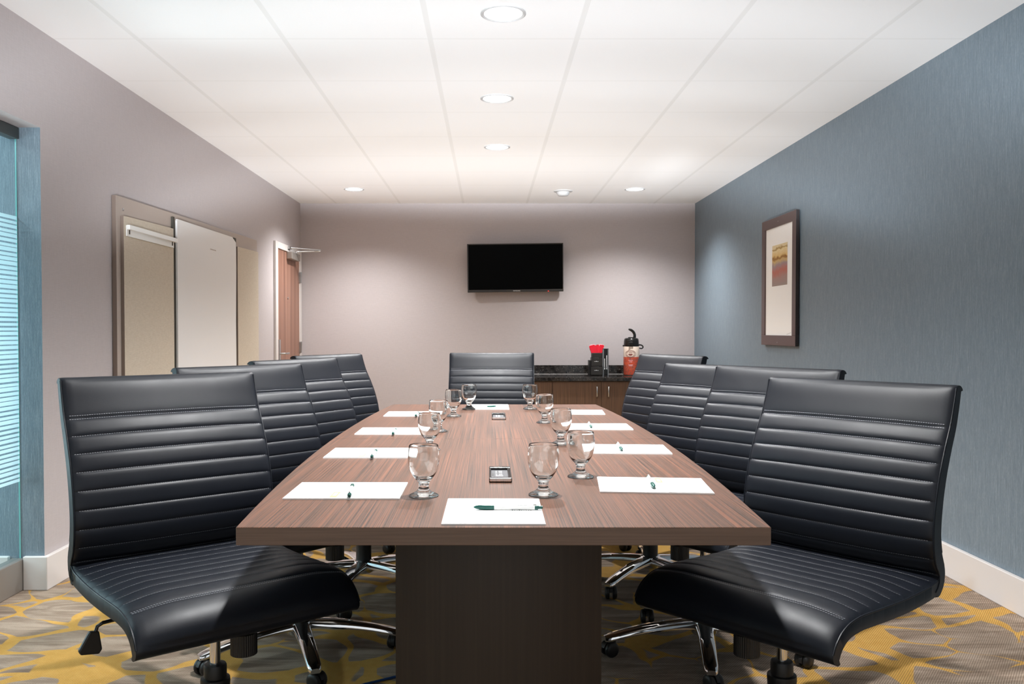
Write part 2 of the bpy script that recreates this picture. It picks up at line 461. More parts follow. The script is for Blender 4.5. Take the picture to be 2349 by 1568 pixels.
# ------------------------------------------------------------------ table
TZ, TH = 0.74, 0.037
TC = 0.030
YN, YS, YF = 1.742, 3.157, 4.610
def half(y):
    u = (y - (YN+YF)/2) / ((YF-YN)/2)
    return 0.5415 + 0.058*(1-u*u)
table = thing('conference_table', 'long dark brown striped wood boat shaped conference table on dark pedestals', 'table', (TC, 0, 0))
def top_half(y0, y1):
    ys = [y0 + (y1-y0)*i/24 for i in range(25)]
    tw = 0.0042      # the near edge is a touch out of square with the camera
    poly = [(-half(y), y) for y in ys] + [(half(y), y) for y in ys[::-1]]
    bm = bmesh.new(); add_prism(bm, poly, TZ-TH, TZ)
    o = finish(bm, 'tabletop', [M_TABLE, M_EDGE], table, bev=0.0012, seg=1)
    for p in o.data.polygons: p.material_index = 0 if p.normal.z > 0.9 else 1
    return o
top_half(YN, YS-0.0012); top_half(YS+0.0012, YF)
def pedestal(y0, y1):
    w0, w1 = -0.2486, 0.235
    front = [(w0 + (w1-w0)*i/16, y0 - 0.045*(1-(2*i/16-1)**2)) for i in range(17)]
    back = [(w1 - (w1-w0)*i/16, y1 + 0.045*(1-(2*i/16-1)**2)) for i in range(17)]
    bm = bmesh.new(); add_prism(bm, front+back, 0.0, TZ-TH-0.0005)
    return finish(bm, 'pedestal', M_PED, table, smooth=True)
pedestal(2.02, 2.55); pedestal(4.13, 4.42)

def power_box(x0, x1, y0, y1, label):
    t = thing('table_power_box', label, 'power outlet box', ((x0+x1)/2, (y0+y1)/2, TZ), 0, 'power boxes let into the table')
    w, l = (x1-x0)/2, (y1-y0)/2
    bm = bmesh.new()
    add_box(bm, -w, w, -l, -l+0.022, 0, 0.011); add_box(bm, -w, w, l-0.02, l, 0, 0.011)
    add_box(bm, -w, -w+0.006, -l+0.022, l-0.02, 0, 0.010); add_box(bm, w-0.009, w, -l+0.022, l-0.02, 0, 0.010)
    finish(bm, 'box_frame', M_BLACKGLOSS, t, bev=0.002)
    box('front_lip', M_CHROME, -w+0.001, w-0.001, -l-0.002, -l+0.013, 0.002, 0.0125, t, bev=0.003)
    box('socket_plate', mat('charcoal_plate', srgb(58, 58, 62), 0.5), -w+0.006, w-0.009, -l+0.022, l-0.02, 0, 0.004, t)
    def mark(x0, x1, y0, y1): box('socket_marking', M_PAPER, x0, x1, y0, y1, 0.004, 0.0046, t)
    for i in range(3):
        y = -l+0.095+0.026*i
        mark(-0.012, -0.008, y, y+0.009); mark(-0.003, 0.006, y, y+0.009)
    mark(-0.012, 0.008, -l+0.075, -l+0.083); mark(-0.014, -0.002, -l+0.045, -l+0.052)
    lathe('power_button', M_STEEL, [(0, 0.006), (0.004, 0.006), (0.004, 0.003)], t, 12, loc=(0.010, -l+0.045, 0))
    box('socket_slot', M_BLACK, -0.022, -0.0175, -l+0.09, -l+0.125, 0.0038, 0.0045, t)
power_box(0.001, 0.061, 2.252, 2.452, 'silver fronted flip up power box on the near half of the table')
power_box(0.014, 0.077, 3.820, 4.035, 'silver fronted flip up power box on the far half of the table')

# ------------------------------------------------------------------ notepads, pens, goblets
def mk_pad(W, D, foot):
    """local: writing edge toward -y (the sitter), x to the right"""
    t = thing('notepad', 'x', 'notepad', (0, 0, TZ), 0, 'white notepads on the conference table')
    bm = bmesh.new(); add_box(bm, -W/2, W/2, -D/2, D/2, 0, 0.0035)
    finish(bm, 'paper_block', M_PAPER, t)
    bm = bmesh.new(); add_box(bm, -W/2+0.001, W/2-0.001, -D/2+0.001, D/2-0.001, 0.0035, 0.0041)
    finish(bm, 'top_sheet', M_PAPER, t)
    hx, hy, hs_ = (0.066, -D/2+0.014, 0.55) if foot else (0.040, -0.006, 1.0)
    bm = bmesh.new()
    for i in range(9):
        x = hx + i*0.0050*hs_; add_box(bm, x, x+0.0034*hs_, hy, hy+random.choice((0.006, 0.009))*hs_, 0.0040, 0.0045)
    add_box(bm, hx+0.013*hs_, hx+0.031*hs_, hy+0.013*hs_, hy+0.0145*hs_, 0.0040, 0.0045)
    finish(bm, 'printed_heading', M_PALEINK if foot else M_INK, t)
    return t
pads = [  # sitter side, centre, rot, label
 ('L', (-0.347, 2.130), 0.00, 'white notepad before the nearest left chair, its olive print left of the pen'),
 ('L', (-0.376, 2.780), 0.00, 'second white notepad up the left side of the table, left of the second goblet'),
 ('L', (-0.372, 3.381), 0.00, 'third white notepad up the left side, just beyond the table seam'),
 ('L', (-0.346, 4.069), 0.00, 'farthest white notepad on the left side of the table, near its far corner'),
 ('R', (0.419, 2.203), -0.09, 'white notepad before the nearest right chair with a tilted pen'),
 ('R', (0.456, 2.870), -0.06, 'second white notepad up the right side, on the near side of the table seam'),
 ('R', (0.440, 3.533), -0.03, 'third white notepad up the right side, just beyond the table seam'),
 ('R', (0.415, 4.157), -0.06, 'farthest white notepad on the right side of the table'),
 ('N', (0.0105, 1.889), -0.005, 'white notepad at the near end of the table with a pen lying across it'),
 ('F', (-0.004, 4.435), 0.00, 'white notepad at the far end of the table before the end chair'),
]
ROT = {'L': -PI/2, 'R': PI/2, 'N': 0.0, 'F': PI}
pad0 = None
for side, (x, y), rz, lab in pads:
    if side in 'LR':
        W, D = 0.212, 0.275
    else:
        W, D = 0.213, 0.262
    t = mk_pad(W, D, side in 'LR')
    t.location = (x, y, TZ); t.rotation_euler = (0, 0, ROT[side]+rz); t['label'] = lab
    if side in 'LR':
        # olive logo block printed toward the left of the pen
        bm = bmesh.new(); add_box(bm, 0.030, 0.098, -0.029, -0.013, 0.0040, 0.0046)
        finish(bm, 'printed_logo', M_OLIVE, t)
        bm = bmesh.new(); add_box(bm, 0.042, 0.078, -0.025, -0.017, 0.0046, 0.0048)
        finish(bm, 'logo_panel', M_PAPER2, t)
        if side == 'R': box('loose_sheet', M_PAPER, -W/2+0.001, -0.012, -D/2+0.001, -0.028, 0.0041, 0.0050, t)

def mk_pen():
    t = thing('pen', 'x', 'pen', (0, 0, 0), 0, 'green and white pens on the notepads')
    r = 0.0052
    M = Matrix.Rotation(R(90), 4, 'Y')
    lathe('grip', M_GREEN, [(0.0012, -0.078), (0.0035, -0.073), (r, -0.064), (r*1.08, -0.05), (r, -0.034), (r, -0.033)], t, 16, M=M)
    lathe('barrel', M_WHITEPL, [(r*0.96, -0.033), (r*0.96, 0.055), (r*0.8, 0.058)], t, 16, M=M)
    lathe('push_button', M_GREEN, [(r*0.95, 0.056), (r*0.95, 0.063), (r*0.7, 0.064), (r*0.7, 0.073), (0, 0.074)], t, 16, M=M)
    bm = bmesh.new(); add_box(bm, 0.012, 0.06, -0.0015, 0.0015, r+0.0012, r+0.0026); add_box(bm, 0.053, 0.06, -0.0015, 0.0015, r*0.8, r+0.002)
    finish(bm, 'clip', M_WHITEPL, t)
    return t
pens = [((-0.343, 2.18), (-0.326, 2.009), 'pen on the nearest left notepad, green grip pointing away'),
 ((-0.363, 2.79), (-0.359, 2.64), 'pen on the second notepad of the left side'),
 ((-0.364, 3.38), (-0.359, 3.23), 'pen on the third notepad of the left side beyond the seam'),
 ((-0.330, 4.06), (-0.331, 3.91), 'pen on the farthest left notepad'),
 ((0.410, 2.137), (0.422, 2.29), 'pen slanting over the nearest right notepad, green grip toward the camera'),
 ((0.432, 2.80), (0.440, 2.955), 'pen slanting over the second notepad of the right side'),
 ((0.411, 3.455), (0.417, 3.61), 'pen slanting over the third notepad of the right side'),
 ((0.384, 4.06), (0.388, 4.22), 'pen on the farthest right notepad'),
 ((-0.028, 1.893), (0.118, 1.890), 'pen lying crosswise on the near end notepad, green grip to the left'),
 ((0.029, 4.392), (-0.109, 4.392), 'pen lying crosswise on the far end notepad')]
pen0 = None
for a, b, lab in pens:
    cx_, cy_ = (a[0]+b[0])/2, (a[1]+b[1])/2
    rz = math.atan2(b[1]-a[1], b[0]-a[0])
    loc = (cx_, cy_, TZ+0.0041+0.0057)
    if pen0 is None:
        pen0 = mk_pen(); pen0.location = loc; pen0.rotation_euler = (0, 0, rz); pen0['label'] = lab
    else: dup(pen0, loc, rz, lab)

def goblet_mesh():
    out = [(0.0, 0.0005), (0.0345, 0.0), (0.0362, 0.0015), (0.0355, 0.0035), (0.0300, 0.0062), (0.0215, 0.0095), (0.0150, 0.0145), (0.0122, 0.0200),
           (0.0115, 0.0250), (0.0128, 0.0300), (0.0140, 0.0335), (0.0165, 0.0375), (0.0225, 0.0440), (0.0290, 0.0530), (0.0340, 0.0640),
           (0.0370, 0.0760), (0.0384, 0.0880), (0.0384, 0.1000), (0.0370, 0.1120), (0.0352, 0.1230)]
    inn = [(0.0340, 0.1238), (0.0334, 0.1228), (0.0350, 0.1120), (0.0363, 0.1000), (0.0363, 0.0880), (0.0349, 0.0760), (0.0318, 0.0640), (0.0268, 0.0540),
           (0.0195, 0.0465), (0.0110, 0.0425), (0.0, 0.0415)]
    bm = bmesh.new(); add_lathe(bm, out+inn, 48)
    return bm
glasses = [((-0.156, 2.071), 'clear goblet nearest the camera on the left, beside the nearest left notepad'),
 ((-0.196, 2.862), 'second clear goblet in the left row, partly behind the nearest'),
 ((-0.196, 3.38), 'third clear goblet in the left row, beyond the table seam'),
 ((-0.162, 3.97), 'fourth clear goblet in the left row, near the far power box'),
 ((-0.098, 4.32), 'clear goblet at the far end of the table, left of the far notepad'),
 ((0.207, 4.332), 'clear goblet at the far end of the table, right of the far notepad'),
 ((0.239, 3.695), 'clear goblet second from the far end in the right row'),
 ((0.251, 3.006), 'clear goblet in the right row just short of the table seam'),
 ((0.249, 2.338), 'clear goblet in the right row left of the nearest right notepad corner'),
 ((0.132, 2.084), 'clear goblet nearest the camera on the right, behind the near end notepad')]
g0 = None
for (x, y), lab in glasses:
    if g0 is None:
        g0 = finish(goblet_mesh(), 'water_goblet', M_GLASS, smooth=True); g0.location = (x, y, TZ); o = g0
        md = g0.modifiers.new('sub', 'SUBSURF'); md.levels = 1; md.render_levels = 1
    else:
        o = g0.copy(); COL.objects.link(o); o.location = (x, y, TZ)
    tag(o, lab, 'glass', 'clear goblets on the conference table')

# ------------------------------------------------------------------ chairs
CW = 0.556
def spline(pts, n):
    """Catmull-Rom through 2-D points, n samples per span"""
    P = [Vector(p) for p in pts]; P = [P[0]*2-P[1]] + P + [P[-1]*2-P[-2]]
    out = []
    for i in range(1, len(P)-2):
        for k in range(n):
            t = k/n
            out.append(0.5*((2*P[i]) + (P[i+1]-P[i-1])*t + (2*P[i-1]-5*P[i]+4*P[i+1]-P[i+2])*t*t + (3*P[i]-P[i-1]-3*P[i+1]+P[i+2])*t**3))
    out.append(P[-2].copy()); return out
def arclen(pts):
    s = [0.0]
    for a, b in zip(pts, pts[1:]): s.append(s[-1]+(b-a).length)
    return s
def at(pts, S, s):
    s = max(0.0, min(S[-1], s))
    for i in range(len(S)-1):
        if s <= S[i+1] or i == len(S)-2:
            d = S[i+1]-S[i]; t = (s-S[i])/d if d > 1e-9 else 0
            return pts[i].lerp(pts[i+1], t), (pts[i+1]-pts[i]).normalized()

def cushion(prof, seams, th, puff, groove, name, parent, double=None, endr=0.5, edge_fade=0.03, tend=None, RP=3.2, DW=0.75, t0=None):
    """prof: spline points (yf,z) of the visible face; seams: arc lengths; returns object + sampled lines"""
    S = arclen(prof); L = S[-1]
    ss = set()
    marks = [0.0] + list(seams) + [L]
    for a, b in zip(marks, marks[1:]):
        for fr in (0.0, 0.035, 0.09, 0.18, 0.32, 0.5, 0.68, 0.82, 0.91, 0.965): ss.add(round(a+(b-a)*fr, 6))
        if b-a > 0.07:
            for fr in (0.25, 0.4, 0.6, 0.75): ss.add(round(a+(b-a)*fr, 6))
    ss.add(L); ss = sorted(ss)
    def rib(s):
        for a, b in zip(marks, marks[1:]):
            if a-1e-9 <= s <= b+1e-9:
                f = min(max((s-a)/(b-a), 0), 1)
                return (1-abs(2*f-1)**RP)
        return 0
    def fade(s): return min(1.0, s/edge_fade if edge_fade else 1, (L-s)/edge_fade if edge_fade else 1) if edge_fade else 1
    w = CW/2
    cols = [-w, -w+0.002, -w+0.006, -w+0.014, -w+0.03, -w+0.055, -w+0.10, -w+0.16, 0]
    cols = cols + [-c for c in cols[:-1]][::-1]
    def edge(x):                                   # rounding at the side seam
        d = w-abs(x)
        return -0.006*(1-min(1, d/0.014))**2
    def dome(x):
        d = (w-abs(x))/w
        return puff*(1-(1-min(1, d/DW))**2)
    bm = bmesh.new()
    grid = []
    for x in cols:
        loop = []
        d = w-abs(x); rf = min(1.0, d/0.03)
        front = []
        for s in ss:
            p, t = at(prof, S, s); n = Vector((-t.y, t.x))
            if n.x < 0 and abs(n.x) > abs(n.y): n = -n
            if n.y < 0 and abs(n.y) >= abs(n.x): n = -n
            o = edge(x) + dome(x)*math.sin(PI*min(1, max(0, (s/L))))**0.5 + groove*(rib(s)-1)*(0.35+0.65*rf)
            front.append((p, n, o, s))
        for p, n, o, s in front: loop.append(p+n*o)
        # rounded end
        p, n, o, s = front[-1]; t = at(prof, S, L)[1]
        tl = th if tend is None else tend
        for k in range(1, 8):
            a = PI*k/8
            c = p + n*(o-tl/2)
            loop.append(c + n*(tl/2)*math.cos(a) + t*(tl*endr)*math.sin(a))
        for p, n, o, s in front[::-1]:
            tt = th if tend is None else th + (tend-th)*(s/L)**2
            if t0: tt = t0 + (tt-t0)*min(1.0, s/0.09)**0.6
            loop.append(p - n*(tt + edge(x)*0.8 + 0.0))
        grid.append([bm.verts.new((x, -q.x, q.y)) for q in loop])
    N = len(grid[0])
    for a, b in zip(grid, grid[1:]):
        for i in range(N):
            j = (i+1) % N; bm.faces.new((a[i], a[j], b[j], b[i]))
    nf = len(ss); nc = 7
    for g in (grid[0], grid[-1]):                  # side panels
        for i in range(nf-1):
            bm.faces.new((g[i], g[i+1], g[N-2-i], g[N-1-i]))
        e = g[nf-1:nf+nc+1]
        bm.faces.new(e)
    o = finish(bm, name, M_LEATHER, parent, smooth=True)
    # piping along both side seams
    for sgn in (-1, 1):
        bm = bmesh.new()
        pts = []
        for s in [L*i/40 for i in range(41)]:
            p, t = at(prof, S, s); n = Vector((-t.y, t.x))
            if n.x < 0 and abs(n.x) > abs(n.y): n = -n
            if n.y < 0 and abs(n.y) >= abs(n.x): n = -n
            q = p - n*0.0055; pts.append((sgn*(w-0.0005), -q.x, q.y))
        add_tube(bm, pts, 0.0024, 6)
        finish(bm, 'piping', M_LEATHER, o, smooth=True)
    # stitching dashes
    bm = bmesh.new()
    extra = [double+0.009] if double else []
    for s in list(seams)+extra:
        p, t = at(prof, S, min(L-0.001, s)); n = Vector((-t.y, t.x))
        if n.x < 0 and abs(n.x) > abs(n.y): n = -n
        if n.y < 0 and abs(n.y) >= abs(n.x): n = -n
        x = -w+0.012
        while x < w-0.014:
            oo = edge(x+0.002) + dome(x+0.002)*math.sin(PI*min(1, max(0, s/L)))**0.5 - groove*(0.35+0.65*min(1, (w-abs(x+0.002))/0.03))
            if s in extra: oo += groove*0.85
            q = p + n*(oo+0.0006)
            vs = []
            for dx, dt in ((0, -0.0005), (0.0042, -0.0005), (0.0042, 0.0005), (0, 0.0005)):
                r_ = q + t*dt; vs.append(bm.verts.new((x+dx, -r_.x, r_.y)))
            bm.faces.new(vs); x += 0.0062
    finish(bm, 'stitching', M_THREAD, o, recalc=False)
    return o

LEGR = 0.352
chair0 = thing('office_chair', 'x', 'chair', (0, 0, 0), 0, 'black ribbed leather swivel chairs around the table')
# backrest: from crease up to the top
bprof = spline([(-0.212, 0.466), (-0.229, 0.480), (-0.231, 0.502), (-0.206, 0.540), (-0.194, 0.605), (-0.203, 0.680), (-0.227, 0.760), (-0.262, 0.835), (-0.295, 0.895), (-0.318, 0.955), (-0.3275, 0.985)], 6)
BS = arclen(bprof)[-1]
hs = BS - 0.112                                   # header seam
bseams = [0.047 + (hs-0.047)*i/8 for i in range(0, 9)]
back = cushion(bprof, bseams, 0.058, 0.012, 0.0042, 'backrest', chair0, double=hs, endr=0.30, edge_fade=0.0, tend=0.043, RP=4.5, t0=0.026)
# seat: from crease to the front roll
sprof = spline([(-0.236, 0.503), (-0.215, 0.492), (-0.15, 0.4865), (-0.06, 0.484), (0.04, 0.486), (0.12, 0.4895), (0.18, 0.4915), (0.235, 0.487), (0.275, 0.473), (0.302, 0.452), (0.317, 0.430)], 6)
SS_ = arclen(sprof)[-1]
s0 = 0.475
sseams = [0.035 + (s0-0.035)*i/8 for i in range(0, 9)]
seat = cushion(sprof, sseams, 0.046, 0.024, 0.0030, 'seat', chair0, double=s0, endr=0.35, edge_fade=0.0, tend=0.042, RP=4.0, DW=0.45)
# mechanism under the seat
YPV = -0.05
box('tilt_mechanism', M_BLACK, -0.075, 0.075, YPV-0.13, YPV+0.10, 0.395, 0.437, chair0, bev=0.01)
lathe('gas_lift', M_CHROME, [(0, 0.42), (0.0135, 0.42), (0.0135, 0.16), (0, 0.16)], chair0, 24, loc=(0, YPV, 0))
lathe('lift_sleeve', M_BLACK, [(0.012, 0.272), (0.027, 0.270), (0.029, 0.265), (0.029, 0.236), (0.037, 0.234), (0.038, 0.226), (0.036, 0.200), (0.034, 0.19), (0.034, 0.085), (0.028, 0.08), (0, 0.08)], chair0, 28, loc=(0, YPV, 0))
bm = bmesh.new()
n = 36
for z0, z1, r0 in ((0.330, 0.382, 0.031),):
    a = [bm.verts.new(((r0+(0.0012 if i % 2 else 0))*math.cos(PI*i/n), (r0+(0.0012 if i % 2 else 0))*math.sin(PI*i/n), z0)) for i in range(2*n)]
    b = [bm.verts.new((v.co.x, v.co.y, z1)) for v in a]
    for i in range(2*n):
        j = (i+1) % (2*n); bm.faces.new((a[i], a[j], b[j], b[i]))
    bm.faces.new(a[::-1]); bm.faces.new(b)
add_lathe(bm, [(0.024, 0.382), (0.024, 0.42), (0, 0.42)], 24)
finish(bm, 'tension_knob', M_BLACK, chair0, loc=(0.005, -0.222, 0))
lev = tube('height_lever', M_BLACKGLOSS, [(-0.07, -0.02, 0.42), (-0.20, -0.015, 0.412), (-0.265, -0.012, 0.408), (-0.278, -0.012, 0.402), (-0.284, -0.012, 0.385)], 0.0045, chair0)
bm = bmesh.new()
add_prism(bm, [(-0.011, 0.0), (0.011, 0.0), (0.024, -0.044), (0.018, -0.055), (-0.024, -0.055), (-0.030, -0.046)], -0.007, 0.007)
finish(bm, 'lever_paddle', M_BLACK, lev, loc=(-0.286, -0.012, 0.392), rot=(R(90), R(8), 0), bev=0.003)
# five-star base
lathe('base_hub', M_CHROME, [(0, 0.118), (0.036, 0.118), (0.046, 0.112), (0.050, 0.095), (0.046, 0.070), (0.038, 0.062), (0, 0.062)], chair0, 32, loc=(0, YPV, 0))
def leg_mesh():
    bm = bmesh.new(); n = 14; rings = []
    for k in range(n+1):
        u = k/n; x = 0.03 + (LEGR-0.03)*u
        zt = 0.114 - 0.004*u - 0.038*u**2.2
        hw = 0.029 - 0.006*u + (0.004 if k == n else 0)*0; hh = 0.028 - 0.010*u
        if k == n: hw *= 0.86
        ring = [(-hw, -hh), (-hw, -hh*0.35), (-hw*0.78, -hh*0.05), (-hw*0.3, 0.0), (hw*0.3, 0.0), (hw*0.78, -hh*0.05), (hw, -hh*0.35), (hw, -hh)]
        rings.append([bm.verts.new((x, a, zt+b)) for a, b in ring])
    # rounded tip
    lr = rings[-1]
    rings.append([bm.verts.new((LEGR+0.010, v.co.y*0.72, v.co.z-0.003 if v.co.z > 0.06 else v.co.z)) for v in lr])
    for a, b in zip(rings, rings[1:]):
        for i in range(8):
            j = (i+1) % 8; bm.faces.new((a[i], a[j], b[j], b[i]))
    bm.faces.new(rings[0][::-1]); bm.faces.new(rings[-1])
    return bm
def caster_mesh():
    bm = bmesh.new()
    M = Matrix.Translation((0.012, 0, 0.0265)) @ Matrix.Rotation(R(90), 4, 'X')
    for s in (-1, 1):
        add_lathe(bm, [(0, s*0.007), (0.024, s*0.007), (0.0265, s*0.010), (0.0265, s*0.019), (0.023, s*0.024), (0.012, s*0.026), (0, s*0.026)], 24, M)
    # hood over the wheels
    pr = [(0.029*math.cos(R(a)), 0.029*math.sin(R(a))) for a in range(15, 196, 15)] + [(0.014*math.cos(R(a)), 0.014*math.sin(R(a))) for a in range(195, 14, -30)]
    add_prism(bm, pr, -0.0065, 0.0065, M)
    add_tube(bm, [(0, 0, 0.045), (0, 0, 0.064)], 0.013, 14)
    return bm
bm = leg_mesh(); leg0 = finish(bm, 'leg', M_CHROME, chair0, smooth=True)
cst0 = finish(caster_mesh(), 'caster', M_BLACK, leg0, smooth=True); cst0.location = (LEGR-0.018, 0, 0.0)
def place_legs(root, base):
    ls = [c for c in kids(root) if c.name.split('.')[0] == 'leg']
    for k, l in enumerate(ls):
        l.location = (0, YPV, 0)
        l.rotation_euler = (0, 0, base - root.rotation_euler.z + 2*PI*k/5)
for k in range(4):
    l = leg0.copy(); COL.objects.link(l)
    c = cst0.copy(); COL.objects.link(c); c.parent = l; c.rotation_euler = (0, 0, R([70, -40, 150, 20][k]))
cst0.rotation_euler = (0, 0, R(35))
chairs = [  # x, y, facing, dz, leg angle, label
 (-0.744, 2.276, 39.0, 0.016, 60, 'black ribbed leather swivel chair in the near left foreground, its lever showing'),
 (-0.708, 3.152, 48.8, 0.008, -70, 'black ribbed swivel chair on the left, second from the camera'),
 (-0.600, 3.86, 60.0, 0.010, -30, 'black ribbed swivel chair on the left, third from the camera, before the door'),
 (-0.618, 4.753, 58.7, 0.005, -80, 'farthest black ribbed swivel chair on the left, beside the back wall'),
 (0.809, 2.290, -49.4, 0.000, 48, 'black ribbed leather swivel chair in the near right foreground by the blue wall'),
 (0.848, 3.172, -53.0, 0.001, -100, 'black ribbed swivel chair on the right, second from the camera'),
 (0.775, 3.939, -55.0, -0.020, -130, 'black ribbed swivel chair on the right, third from the camera'),
 (0.741, 4.801, -62.7, 0.003, -90, 'farthest black ribbed swivel chair on the right, in front of the coffee urn'),
 (0.010, 5.392, -1.8, -0.007, -90, 'black ribbed swivel chair at the far head of the table under the television'),
]
FIX = ('leg', 'base_hub', 'lift_sleeve', 'gas_lift')
for i, (x, y, a, dz, lg, lab) in enumerate(chairs):
    if i == 0:
        r = chair0; r.location = (x, y, 0); r.rotation_euler = (0, 0, R(a)); r['label'] = lab
    else:
        r = dup(chair0, (x, y, 0), R(a), lab)
    place_legs(r, R(lg))
    r['dz'] = dz
    sx, sy = {1: (0.0, -0.07), 5: (-0.045, -0.09)}.get(i, (0, 0))   # the column stands a little forward under these two
    if sx or sy:
        m = Matrix.Rotation(-R(a), 3, 'Z') @ Vector((sx, sy, 0))
        for c in kids(r):
            if c.name.split('.')[0] in FIX: c.location += m
for r in [o for o in bpy.data.objects if o.get('dz') is not None]:
    for c in kids(r):
        if c.name.split('.')[0] not in FIX: c.location.z += r['dz']
    del r['dz']

# ------------------------------------------------------------------ back wall: television, cabinets, coffee things
tv = thing('mounted_television', 'black wall mounted flat screen television, switched off, above the far chair', 'television', (0.273, 8.88, 1.77))
tv.rotation_euler = (R(3), R(-0.75), R(0.6))
W2, H2 = 0.4915, 0.2475
bm = bmesh.new()
for (x0, x1, z0, z1) in ((-W2, W2, H2-0.011, H2), (-W2, W2, -H2, -H2+0.026), (-W2, -W2+0.013, -H2+0.026, H2-0.011), (W2-0.009, W2, -H2+0.026, H2-0.011)):
    add_box(bm, x0, x1, -0.012, 0.03, z0, z1)
finish(bm, 'bezel', M_BEZEL, tv, bev=0.003)
box('screen', M_SCREEN, -W2+0.013, W2-0.009, -0.006, 0.01, -H2+0.026, H2-0.011, tv)
box('rear_housing', M_BLACK, -W2+0.03, W2-0.03, 0.0, 0.05, -H2+0.0, H2-0.03, tv, bev=0.008)
box('wall_bracket', M_BLACK, -0.15, 0.15, 0.05, 0.088, -0.12, 0.10, tv)
text_obj('SAMSUNG', 0.016, mat('silver_lettering', srgb(215, 215, 215), 0.4, emit=None), tv, (0.012, -0.0125, -H2+0.012), (R(90), 0, 0))
box('standby_light', M_REDLED, 0.33, 0.342, -0.0135, -0.01, -H2+0.002, -H2+0.009, tv)

CZ = 0.678
def cabinet(x0, x1, ndoors, label, hs):
    t = thing('base_cabinet', label, 'cabinet', ((x0+x1)/2, 8.36, 0), 0, 'walnut base cabinets under the counter')
    w = (x1-x0)/2-0.0008
    box('carcass', M_CAB, -w, w, 0.018, YB-0.024-8.36, 0.08, CZ-0.039, t)
    box('toe_kick', M_BLACK, -w, w, 0.07, 0.09, 0.0, 0.08, t)
    dw = 2*w/ndoors
    for k in range(ndoors):
        a = -w+dw*k+0.0015; b = -w+dw*(k+1)-0.0015
        d = box('door', M_CAB, a, b, 0.0, 0.018, 0.085, CZ-0.043, t, bev=0.001)
        h = hs[k]
        if h:
            hx = b-0.042 if h == 'r' else a+0.067
            bm = bmesh.new(); z0, z1 = 0.482, 0.592
            add_tube(bm, [(hx, 0.0, z1-0.008), (hx, -0.024, z1-0.008), (hx, -0.028, z1-0.012), (hx, -0.028, z0+0.012), (hx, -0.024, z0+0.008), (hx, 0.0, z0+0.008)], 0.0055, 10)
            finish(bm, 'handle', M_STEEL, d, smooth=True)
cabinet(0.30, 0.616, 1, 'narrow walnut filler cabinet at the left end of the coffee counter', [None])
cabinet(0.616, 1.562, 2, 'walnut double door cabinet with bar handles under the coffee counter', ['r', 'l'])
cabinet(1.562, XR-0.001, 1, 'walnut end cabinet by the blue wall, mostly hidden by chairs', ['r'])
ct = thing('countertop', 'black speckled granite counter with upstand along the back wall', 'countertop', (0.29, 8.335, 0))
box('counter_slab', M_GRANITE, -0.004, XR-0.292, 0, YB-0.023-8.335, CZ-0.038, CZ, ct, bev=0.003)
box('backsplash', M_GRANITE, -0.004, XR-0.292, YB-0.046-8.335, YB-0.023-8.335, CZ+0.0005, CZ+0.092, ct, bev=0.002)
box('counter_seam', M_TRIM, -0.004, XR-0.292, YB-0.050-8.335, YB-0.0462-8.335, CZ+0.0003, CZ+0.003, ct)

ap = thing('coffee_airpot', 'tall pump airpot with cream and red printed wrap and dark lid on the counter', 'airpot', (1.435, 8.70, CZ+0.0008))
lathe('body', M_WRAP, [(0, 0.004), (0.074, 0.004), (0.0775, 0.008), (0.0785, 0.012), (0.0785, 0.185)], ap, 48)
lathe('upper_wrap', M_CREAM, [(0.0785, 0.185), (0.0785, 0.285), (0.0765, 0.289), (0.05, 0.290), (0, 0.290)], ap, 48)
lathe('foot_ring', M_STEEL, [(0, 0), (0.072, 0), (0.074, 0.005), (0.072, 0.007)], ap, 48)
lathe('lid', M_BLACKGLOSS, [(0.0, 0.2902), (0.0755, 0.2902), (0.0765, 0.30), (0.0745, 0.345), (0.070, 0.366), (0.058, 0.374), (0.036, 0.377), (0.034, 0.383), (0, 0.385)], ap, 48)
bm = bmesh.new(); add_box(bm, -0.040, 0.004, -0.094, -0.06, 0.302, 0.333); finish(bm, 'spout', M_BLACKGLOSS, ap, bev=0.006)
tube('pump_lever', M_BLACKGLOSS, [(0.030, 0, 0.376), (0.033, 0, 0.392), (0.032, 0, 0.408), (0.027, 0, 0.423), (0.018, 0, 0.437), (0.006, 0, 0.448), (-0.008, 0, 0.456), (-0.024, 0, 0.461), (-0.030, 0, 0.461)], [0.015, 0.014, 0.0135, 0.0135, 0.0135, 0.013, 0.012, 0.009, 0.005], ap, 12, flat=0.7)
tube('carry_handle', M_BLACKGLOSS, [(0.068, 0.0, 0.303), (0.080, 0.0, 0.305), (0.093, 0.0, 0.304), (0.105, 0.0, 0.300), (0.114, 0.0, 0.292), (0.117, 0.0, 0.282), (0.112, 0, 0.273), (0.100, 0, 0.269), (0.088, 0, 0.270), (0.076, 0, 0.274)], 0.007, ap, 10)
lathe('handle_pivot', M_BLACKGLOSS, [(0, 0), (0.008, 0), (0.008, 0.012), (0, 0.012)], ap, 16, loc=(-0.076, 0, 0.297), rot=(0, R(-90), 0))
def onpot(u, v, r=0.0789):           # u metres round the pot, v height
    a = -PI/2 + u/0.0785 - 0.12
    return (r*math.cos(a), r*math.sin(a), v)
def strip(bm, ptsA, ptsB, r=0.0789):
    A = [bm.verts.new(onpot(*p, r)) for p in ptsA]; B = [bm.verts.new(onpot(*p, r)) for p in ptsB]
    for i in range(len(A)-1): bm.faces.new((A[i], A[i+1], B[i+1], B[i]))
CU, CV = -0.012, 0.216
def ell(rx, rz, a0=0, a1=360, n=40): return [(CU+rx*math.cos(R(a0+(a1-a0)*i/n)), CV+rz*math.sin(R(a0+(a1-a0)*i/n))) for i in range(n+1)]
bm = bmesh.new()
